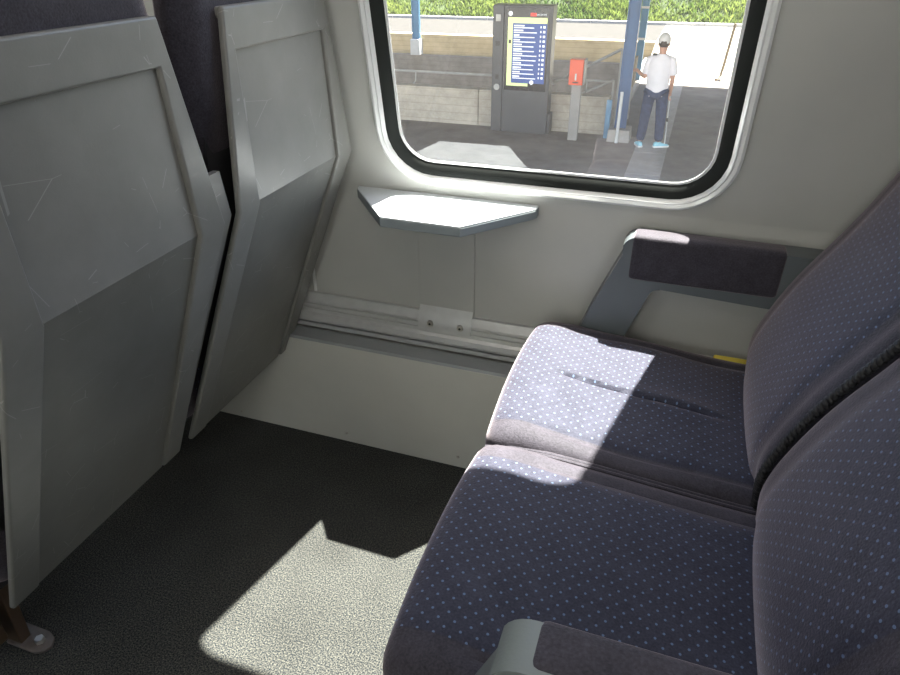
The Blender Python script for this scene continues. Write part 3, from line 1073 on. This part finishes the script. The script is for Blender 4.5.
dx0, dx1, dz0, dz1 = sx0 + 0.045, sx1 - 0.03, SZ0 + 0.10, SZ1 - 0.16
flat(dx0, dx1, dz1 - 0.09, dz1, 'lime', 'header_band')
flat(dx0, dx0 + 0.085, dz0 - 0.02, dz1 - 0.09, 'lime', 'side_band')
flat(dx0 + 0.085, dx0 + 0.40, dz0 - 0.02, dz0 + 0.03, 'lime', 'footer_band')
flat(dx0 + 0.087, dx1, dz0 + 0.032, dz1 - 0.092, 'navy', 'departure_list')
rows = MB()
NR = 12
for k in range(NR):
    z = dz1 - 0.14 - k * ((dz1 - dz0 - 0.20) / NR)
    rows.box(dx0 + 0.11, dx0 + 0.11 + random.uniform(0.10, 0.22), yy - 0.002, yy, z, z + 0.022)
    rows.box(dx0 + 0.11, dx0 + 0.11 + random.uniform(0.36, 0.44), yy - 0.002, yy, z - 0.030, z - 0.014)
    rows.box(dx1 - 0.115, dx1 - 0.095, yy - 0.002, yy, z - 0.022, z + 0.012)
    rows.box(dx1 - 0.065, dx1 - 0.025, yy - 0.002, yy, z - 0.024, z + 0.014)
rows.build('list_print', 'white_print', scr, off=KO, smooth=False)
flat(dx0 + 0.02, dx0 + 0.065, dz1 - 0.42, dz1 - 0.36, 'black', 'screen_icon', 0.002)
# red and white operator mark at the top of the screen
flat(dx1 - 0.30, dx1 - 0.20, SZ1 - 0.135, SZ1 - 0.085, 'red_print', 'logo_mark', 0.001)
cu = bpy.data.curves.new('logo_text', 'FONT')
cu.body = 'SBB CFF FFS'
cu.size = 0.034
cu.align_x = 'LEFT'
tmp = bpy.data.objects.new('tmp', cu)
COL.objects.link(tmp)
bpy.context.view_layer.update()
tme = bpy.data.meshes.new_from_object(tmp)
bpy.data.objects.remove(tmp)
tme.transform(Matrix.Translation(Vector((dx1 - 0.195, yy - 0.002, SZ1 - 0.122)) - Vector(KO)) @ Matrix.Rotation(R(90), 4, 'X'))
tme.materials.clear()
link('logo_text', tme, 'white_print', scr, smooth=False)
for x, z in ((dx0 + 0.04, SZ1 - 0.10), (dx0 + 0.47, dz0 + 0.05)):
    MB().tube([(x, yy + 0.002, z), (x, yy - 0.004, z)], 0.038, 18).build('round_mark', 'white_print', scr, off=KO)
cx = KX0 + col_w / 2
MB().box(cx - 0.045, cx + 0.045, KY, KY + 0.02, KZ1 - 0.26, KZ1 - 0.15).build('camera_window', 'galv', kiosk, off=KO, bevel=0.003)
MB().box(cx - 0.04, cx + 0.04, KY, KY + 0.02, KZ1 - 0.66, KZ1 - 0.58).build('speaker_grille', 'black', kiosk, off=KO)
MB().box(cx - 0.03, cx + 0.03, KY, KY + 0.02, KZ1 - 1.22, KZ1 - 1.14).build('info_sign', 'black', kiosk, off=KO)
MB().tube([(cx, KY + 0.02, KZ1 - 1.36), (cx, KY - 0.006, KZ1 - 1.36)], 0.055, 20).build('call_button', 'galv', kiosk, off=KO)

# ------------------------------------------------------------------ red validator on a post
VO = (-1.93, 12.2, GZ)
val = tag(empty('ticket_validator', VO), 'orange red box on a grey post beside the totem', 'ticket machine')
MB().box(-2.02, -1.85, 12.13, 12.25, GZ, -0.93).build('post', 'post', val, off=VO, bevel=0.008)
MB().box(-2.07, -1.83, 12.07, 12.30, -0.96, -0.545).build('box', 'orange', val, off=VO, bevel=0.012)
MB().box(-1.826, -1.80, 12.09, 12.30, -0.95, -0.55).build('side_flap', 'post', val, off=VO, bevel=0.003)
MB().box(-1.965, -1.935, 12.062, 12.075, -0.88, -0.77).build('pointer_mark', 'white_steel', val, off=VO, bevel=0.004)
MB().box(-2.0, -1.9, 12.062, 12.075, -0.925, -0.905).build('slot', 'black', val, off=VO)


# ------------------------------------------------------------------ the person on the platform
def skin_mesh(name, chains, mat, parent, off, sub=2):
    """chains: list of [(x,y,z,r), ...]; equal points are welded; first point is the root"""
    verts, rad, edges, idx = [], [], [], {}
    for ch in chains:
        prev = None
        for x, y, z, r in ch:
            k = (round(x, 4), round(y, 4), round(z, 4))
            if k not in idx:
                idx[k] = len(verts)
                verts.append((x - off[0], y - off[1], z - off[2]))
                rad.append(r)
            i = idx[k]
            if prev is not None and prev != i:
                edges.append((prev, i))
            prev = i
    me = bpy.data.meshes.new(name)
    me.from_pydata(verts, edges, [])
    o = bpy.data.objects.new(name, me)
    COL.objects.link(o)
    o.parent = parent
    me.materials.append(M[mat])
    md = o.modifiers.new('skin', 'SKIN')
    md.use_smooth_shade = True
    for i, sv in enumerate(me.skin_vertices[0].data):
        rr_ = rad[i]
        sv.radius = rr_ if isinstance(rr_, tuple) else (rr_, rr_)
        sv.use_root = (i == 0)
    sd = o.modifiers.new('subdivision', 'SUBSURF')
    sd.levels = sd.render_levels = sub
    return o


PX, PY = -0.58, 12.10
PO = (PX, PY, GZ)
person = tag(empty('person', PO), 'person in white T-shirt, navy trousers and backward cap standing with back turned', 'person')


def P(x, y, z, r):
    return (PX + x, PY + y, GZ + z, r)


# bare body: head, neck, forearms, hands (one continuous figure under the clothes)
pel, chest, neck = P(0, 0, 0.95, 0.10), P(0.0, 0.02, 1.30, 0.10), P(0.01, 0.03, 1.46, 0.055)
hl, kl, al = P(-0.10, 0, 0.88, 0.085), P(-0.13, 0.02, 0.48, 0.058), P(-0.155, -0.02, 0.08, 0.04)
hr, kr, ar = P(0.10, 0, 0.88, 0.085), P(0.13, 0.0, 0.48, 0.058), P(0.15, 0.02, 0.08, 0.04)
sl_, el, wl = P(-0.165, 0.03, 1.40, 0.055), P(-0.215, 0.03, 1.12, 0.042), P(-0.345, 0.22, 1.17, 0.030)
sr_, er, wr = P(0.175, 0.03, 1.40, 0.055), P(0.225, 0.0, 1.12, 0.042), P(0.215, 0.10, 0.90, 0.030)


def hand(w, d, up, side, r=0.0095):
    """palm and five fingers from wrist w along d"""
    w0, d, up = Vector(w[:3]), Vector(d).normalized(), Vector(up).normalized()
    acr = d.cross(up).normalized() * side
    palm = w0 + d * 0.065
    ch = [[w, (*palm, 0.028)]]
    for k, (o, L) in enumerate(((-0.027, 0.065), (-0.009, 0.078), (0.009, 0.074), (0.027, 0.058))):
        kn = palm + acr * o + d * 0.02
        ch.append([(*palm, 0.028), (*kn, r * 1.2), (*(kn + d * L * 0.5 - up * 0.010), r), (*(kn + d * L * 0.8 - up * 0.040), r * 0.85)])
    th = w0 + d * 0.03 - acr * 0.034
    ch.append([(*palm, 0.028), (*th, r * 1.3), (*(th + d * 0.035 - acr * 0.02 - up * 0.012), r * 1.05), (*(th + d * 0.06 - acr * 0.014 - up * 0.02), r * 0.9)])
    return ch


head = [neck, P(0.01, 0.045, 1.52, 0.058), P(0.01, 0.055, 1.60, (0.075, 0.088)), P(0.01, 0.045, 1.68, (0.074, 0.090)), P(0.01, 0.04, 1.735, 0.055)]
chains = [[pel, chest, neck], head, [pel, hl, kl, al], [pel, hr, kr, ar], [chest, sl_, el, wl], [chest, sr_, er, wr]]
chains += hand(wl, (-0.5, 0.7, 0.25), (0.1, -0.2, 1), 1) + hand(wr, (-0.1, 0.25, -1), (-0.9, 0.2, 0.1), -1)
skin_mesh('body', chains, 'skin', person, PO)
# clothes over it
# ring-lofted T-shirt torso with sleeves
def loft(rings, n=20, cap=True):
    v, f = [], []
    for (c, rx, ry, up) in rings:
        for k in range(n):
            a = 2 * math.pi * k / n
            v.append(Vector(c) + Vector((rx * math.cos(a), ry * math.sin(a), up * math.cos(a))))
    for i in range(len(rings) - 1):
        for k in range(n):
            k2 = (k + 1) % n
            f.append((i * n + k, i * n + k2, (i + 1) * n + k2, (i + 1) * n + k))
    if cap:
        f.append(tuple(range(n)))
        f.append(tuple(range((len(rings) - 1) * n, len(rings) * n)))
    return v, f


def W_(x, y, z):
    return (PX + x, PY + y, GZ + z)


v, f = loft([(W_(0.0, 0, 0.85), 0.185, 0.135, 0.004), (W_(0, 0, 0.90), 0.19, 0.140, 0.003), (W_(0, 0.0, 1.03), 0.178, 0.128, 0), (W_(0, 0.01, 1.15), 0.185, 0.125, 0),
             (W_(0, 0.02, 1.28), 0.205, 0.128, 0), (W_(0.005, 0.025, 1.37), 0.212, 0.115, 0), (W_(0.005, 0.03, 1.425), 0.19, 0.09, 0), (W_(0.008, 0.03, 1.462), 0.115, 0.075, 0), (W_(0.01, 0.032, 1.485), 0.066, 0.064, 0)], cap=False)
shirt = link('t_shirt', mesh([Vector(p) - Vector(PO) for p in v], f), 'shirt', person)
sd = shirt.modifiers.new('subdivision', 'SUBSURF')
sd.levels = sd.render_levels = 1
for s_, e_ in ((sl_, el), (sr_, er)):
    a, b = Vector(s_[:3]), Vector(e_[:3])
    inn = a + Vector((0.09 if a.x < PX else -0.09, 0, -0.005))
    v, f = [], []
    stn = [(inn, 0.055, (1, 0.3)), (inn.lerp(a, 0.6), 0.064, (1, 0.5)), (a + Vector((0, 0, -0.015)), 0.070, (1, 1)), (a.lerp(b, 0.3), 0.072, None), (a.lerp(b, 0.55), 0.073, None), (a.lerp(b, 0.8), 0.074, None)]
    ax_s = Vector((-1 if a.x < PX else 1, 0, 0))
    ax_e = (b - a).normalized()
    for k, (c_, r_, _u) in enumerate(stn):
        d_ = ax_s.lerp(ax_e, (0, 0.15, 0.6, 1, 1, 1)[k]).normalized()
        yv = Vector((0, 1, 0))
        xv = d_.cross(yv).normalized()
        for q in range(14):
            t_ = 2 * math.pi * q / 14
            v.append(c_ + (xv * math.cos(t_) + yv * math.sin(t_)) * r_ - Vector(PO))
    for i in range(len(stn) - 1):
        for q in range(14):
            f.append((i * 14 + q, i * 14 + (q + 1) % 14, (i + 1) * 14 + (q + 1) % 14, (i + 1) * 14 + q))
    link('sleeve', mesh(v, f), 'shirt', shirt)
tp = [P(0, 0, 0.96, (0.15, 0.12))]
for h_, k_, a_ in ((hl, kl, al), (hr, kr, ar)):
    tp_chain = [P(0, 0, 0.96, (0.15, 0.12)), (*h_[:3], 0.112), (*k_[:3], 0.092), (a_[0], a_[1], a_[2] + 0.01, 0.078)]
    tp.append(tp_chain)
skin_mesh('trousers', tp[1:], 'jeans', person, PO)
for a_, ang in ((al, 20), (ar, -62)):
    ca, sa = math.cos(R(ang)), math.sin(R(ang))
    base = Vector((a_[0], a_[1], GZ))

    def sh(u, w, z):
        return base + Vector((u * -sa + w * ca, u * ca + w * sa, z)) - Vector(PO)
    stn = [(-0.085, 0.030, 0.075), (-0.06, 0.042, 0.10), (0.0, 0.045, 0.105), (0.07, 0.05, 0.075), (0.13, 0.05, 0.058), (0.185, 0.035, 0.045), (0.20, 0.015, 0.032)]
    v, f = [], []
    for u, hw, h in stn:
        for w, z in ((-hw, 0.022), (-hw * 1.02, h * 0.55), (-hw * 0.6, h), (hw * 0.6, h), (hw * 1.02, h * 0.55), (hw, 0.022)):
            v.append(sh(u, w, z))
    for i in range(len(stn) - 1):
        for k in range(6):
            f.append((i * 6 + k, i * 6 + (k + 1) % 6, (i + 1) * 6 + (k + 1) % 6, (i + 1) * 6 + k))
    f += [tuple(range(6)), tuple(range(6 * (len(stn) - 1), 6 * len(stn)))]
    so = link('shoe', mesh(v, f), 'shoe', person)
    sd = so.modifiers.new('subdivision', 'SUBSURF')
    sd.levels = sd.render_levels = 1
    v, f, n = [], [], len(stn)
    out = [(u, -hw * 1.08) for u, hw, h in stn] + [(u, hw * 1.08) for u, hw, h in reversed(stn)]
    for z in (0.002, 0.028):
        v += [sh(u, w, z) for u, w in out]
    k_ = len(out)
    f = [tuple(range(k_)), tuple(range(k_, 2 * k_))] + [(i, (i + 1) % k_, k_ + (i + 1) % k_, k_ + i) for i in range(k_)]
    link('sole', mesh(v, f), 'sole', so)
# hair, ears, cap worn backwards
hc = Vector(W_(0.01, 0.045, 1.66)) - Vector(PO)


def dome(rx, ry, rz, z0, c, n=20, m_=8):
    v, f = [], []
    for j in range(m_ + 1):
        t = z0 + (90 - z0) * j / m_
        for k in range(n):
            a = 2 * math.pi * k / n
            v.append(c + Vector((rx * math.cos(R(t)) * math.cos(a), ry * math.cos(R(t)) * math.sin(a), rz * math.sin(R(t)))))
    for j in range(m_):
        for k in range(n):
            k2 = (k + 1) % n
            f.append((j * n + k, j * n + k2, (j + 1) * n + k2, (j + 1) * n + k))
    bmx = mesh(v, f)
    return bmx


link('hair', dome(0.082, 0.100, 0.10, -45, hc + Vector((0, -0.004, -0.005))), 'hair', person)
cp = link('cap', dome(0.098, 0.116, 0.125, -12, hc + Vector((0, -0.002, 0.012))), 'cap', person)
br = MB().prism([(-0.07, -0.10), (-0.05, -0.155), (0, -0.172), (0.05, -0.155), (0.07, -0.10)], 'z', -0.03, -0.022)
br = MB().box(-0.045, 0.045, -0.128, -0.10, -0.028, 0.018).build('cap_opening', 'hair', cp, bevel=0.012)
br.location = hc + Vector((0, 0.004, 0.0))
vz = MB().prism([(-0.08, 0.09), (-0.06, 0.17), (0, 0.195), (0.06, 0.17), (0.08, 0.09)], 'z', 0.0, 0.008).build('visor', 'cap', cp, bevel=0.003)
vz.location = hc + Vector((0, 0, 0.0))
for s_ in (-1, 1):
    e_ = link('ear', dome(0.012, 0.022, 0.032, -90, hc + Vector((s_ * 0.083, 0.0, -0.035)), 10, 8), 'skin', person)
for x, z, nm, mt, rad in ((-0.03, -0.015, 'eye', 'black', 0.011), (0.03, -0.015, 'eye', 'black', 0.011)):
    link(nm, dome(rad, rad, rad * 0.7, -90, hc + Vector((x, 0.096, z - 0.02)), 10, 6), mt, person)
link('nose', dome(0.014, 0.024, 0.024, -90, hc + Vector((0, 0.105, -0.06)), 10, 6), 'skin', person)
link('mouth', dome(0.026, 0.012, 0.008, -90, hc + Vector((0, 0.088, -0.10)), 10, 6), 'red_print', person)
MB().box(-0.035, 0.035, -0.04, 0.03, 0, 0.03).build('shoulder_clip', 'black', person, bevel=0.008).location = Vector((-0.105, 0.0, 1.462))
hd = Vector(wr[:3])
cane = tag(empty('walking_stick', (PX + 0.235, PY + 0.12, GZ)), 'thin white stick held upright in the right hand of the person', 'stick')
MB().tube([(PX + 0.262, PY + 0.06, GZ + 0.0), (PX + 0.222, PY + 0.13, GZ + 0.86)], 0.011, 8).build('shaft', 'white_steel', cane, off=cane.location)
MB().tube([(PX + 0.2425, PY + 0.094, GZ + 0.42), (PX + 0.2397, PY + 0.099, GZ + 0.48)], 0.02, 8).build('grip_ring', 'black', cane, off=cane.location)

for o_ in (person, cane):
    o_.scale = (1.02, 1.02, 1.02)
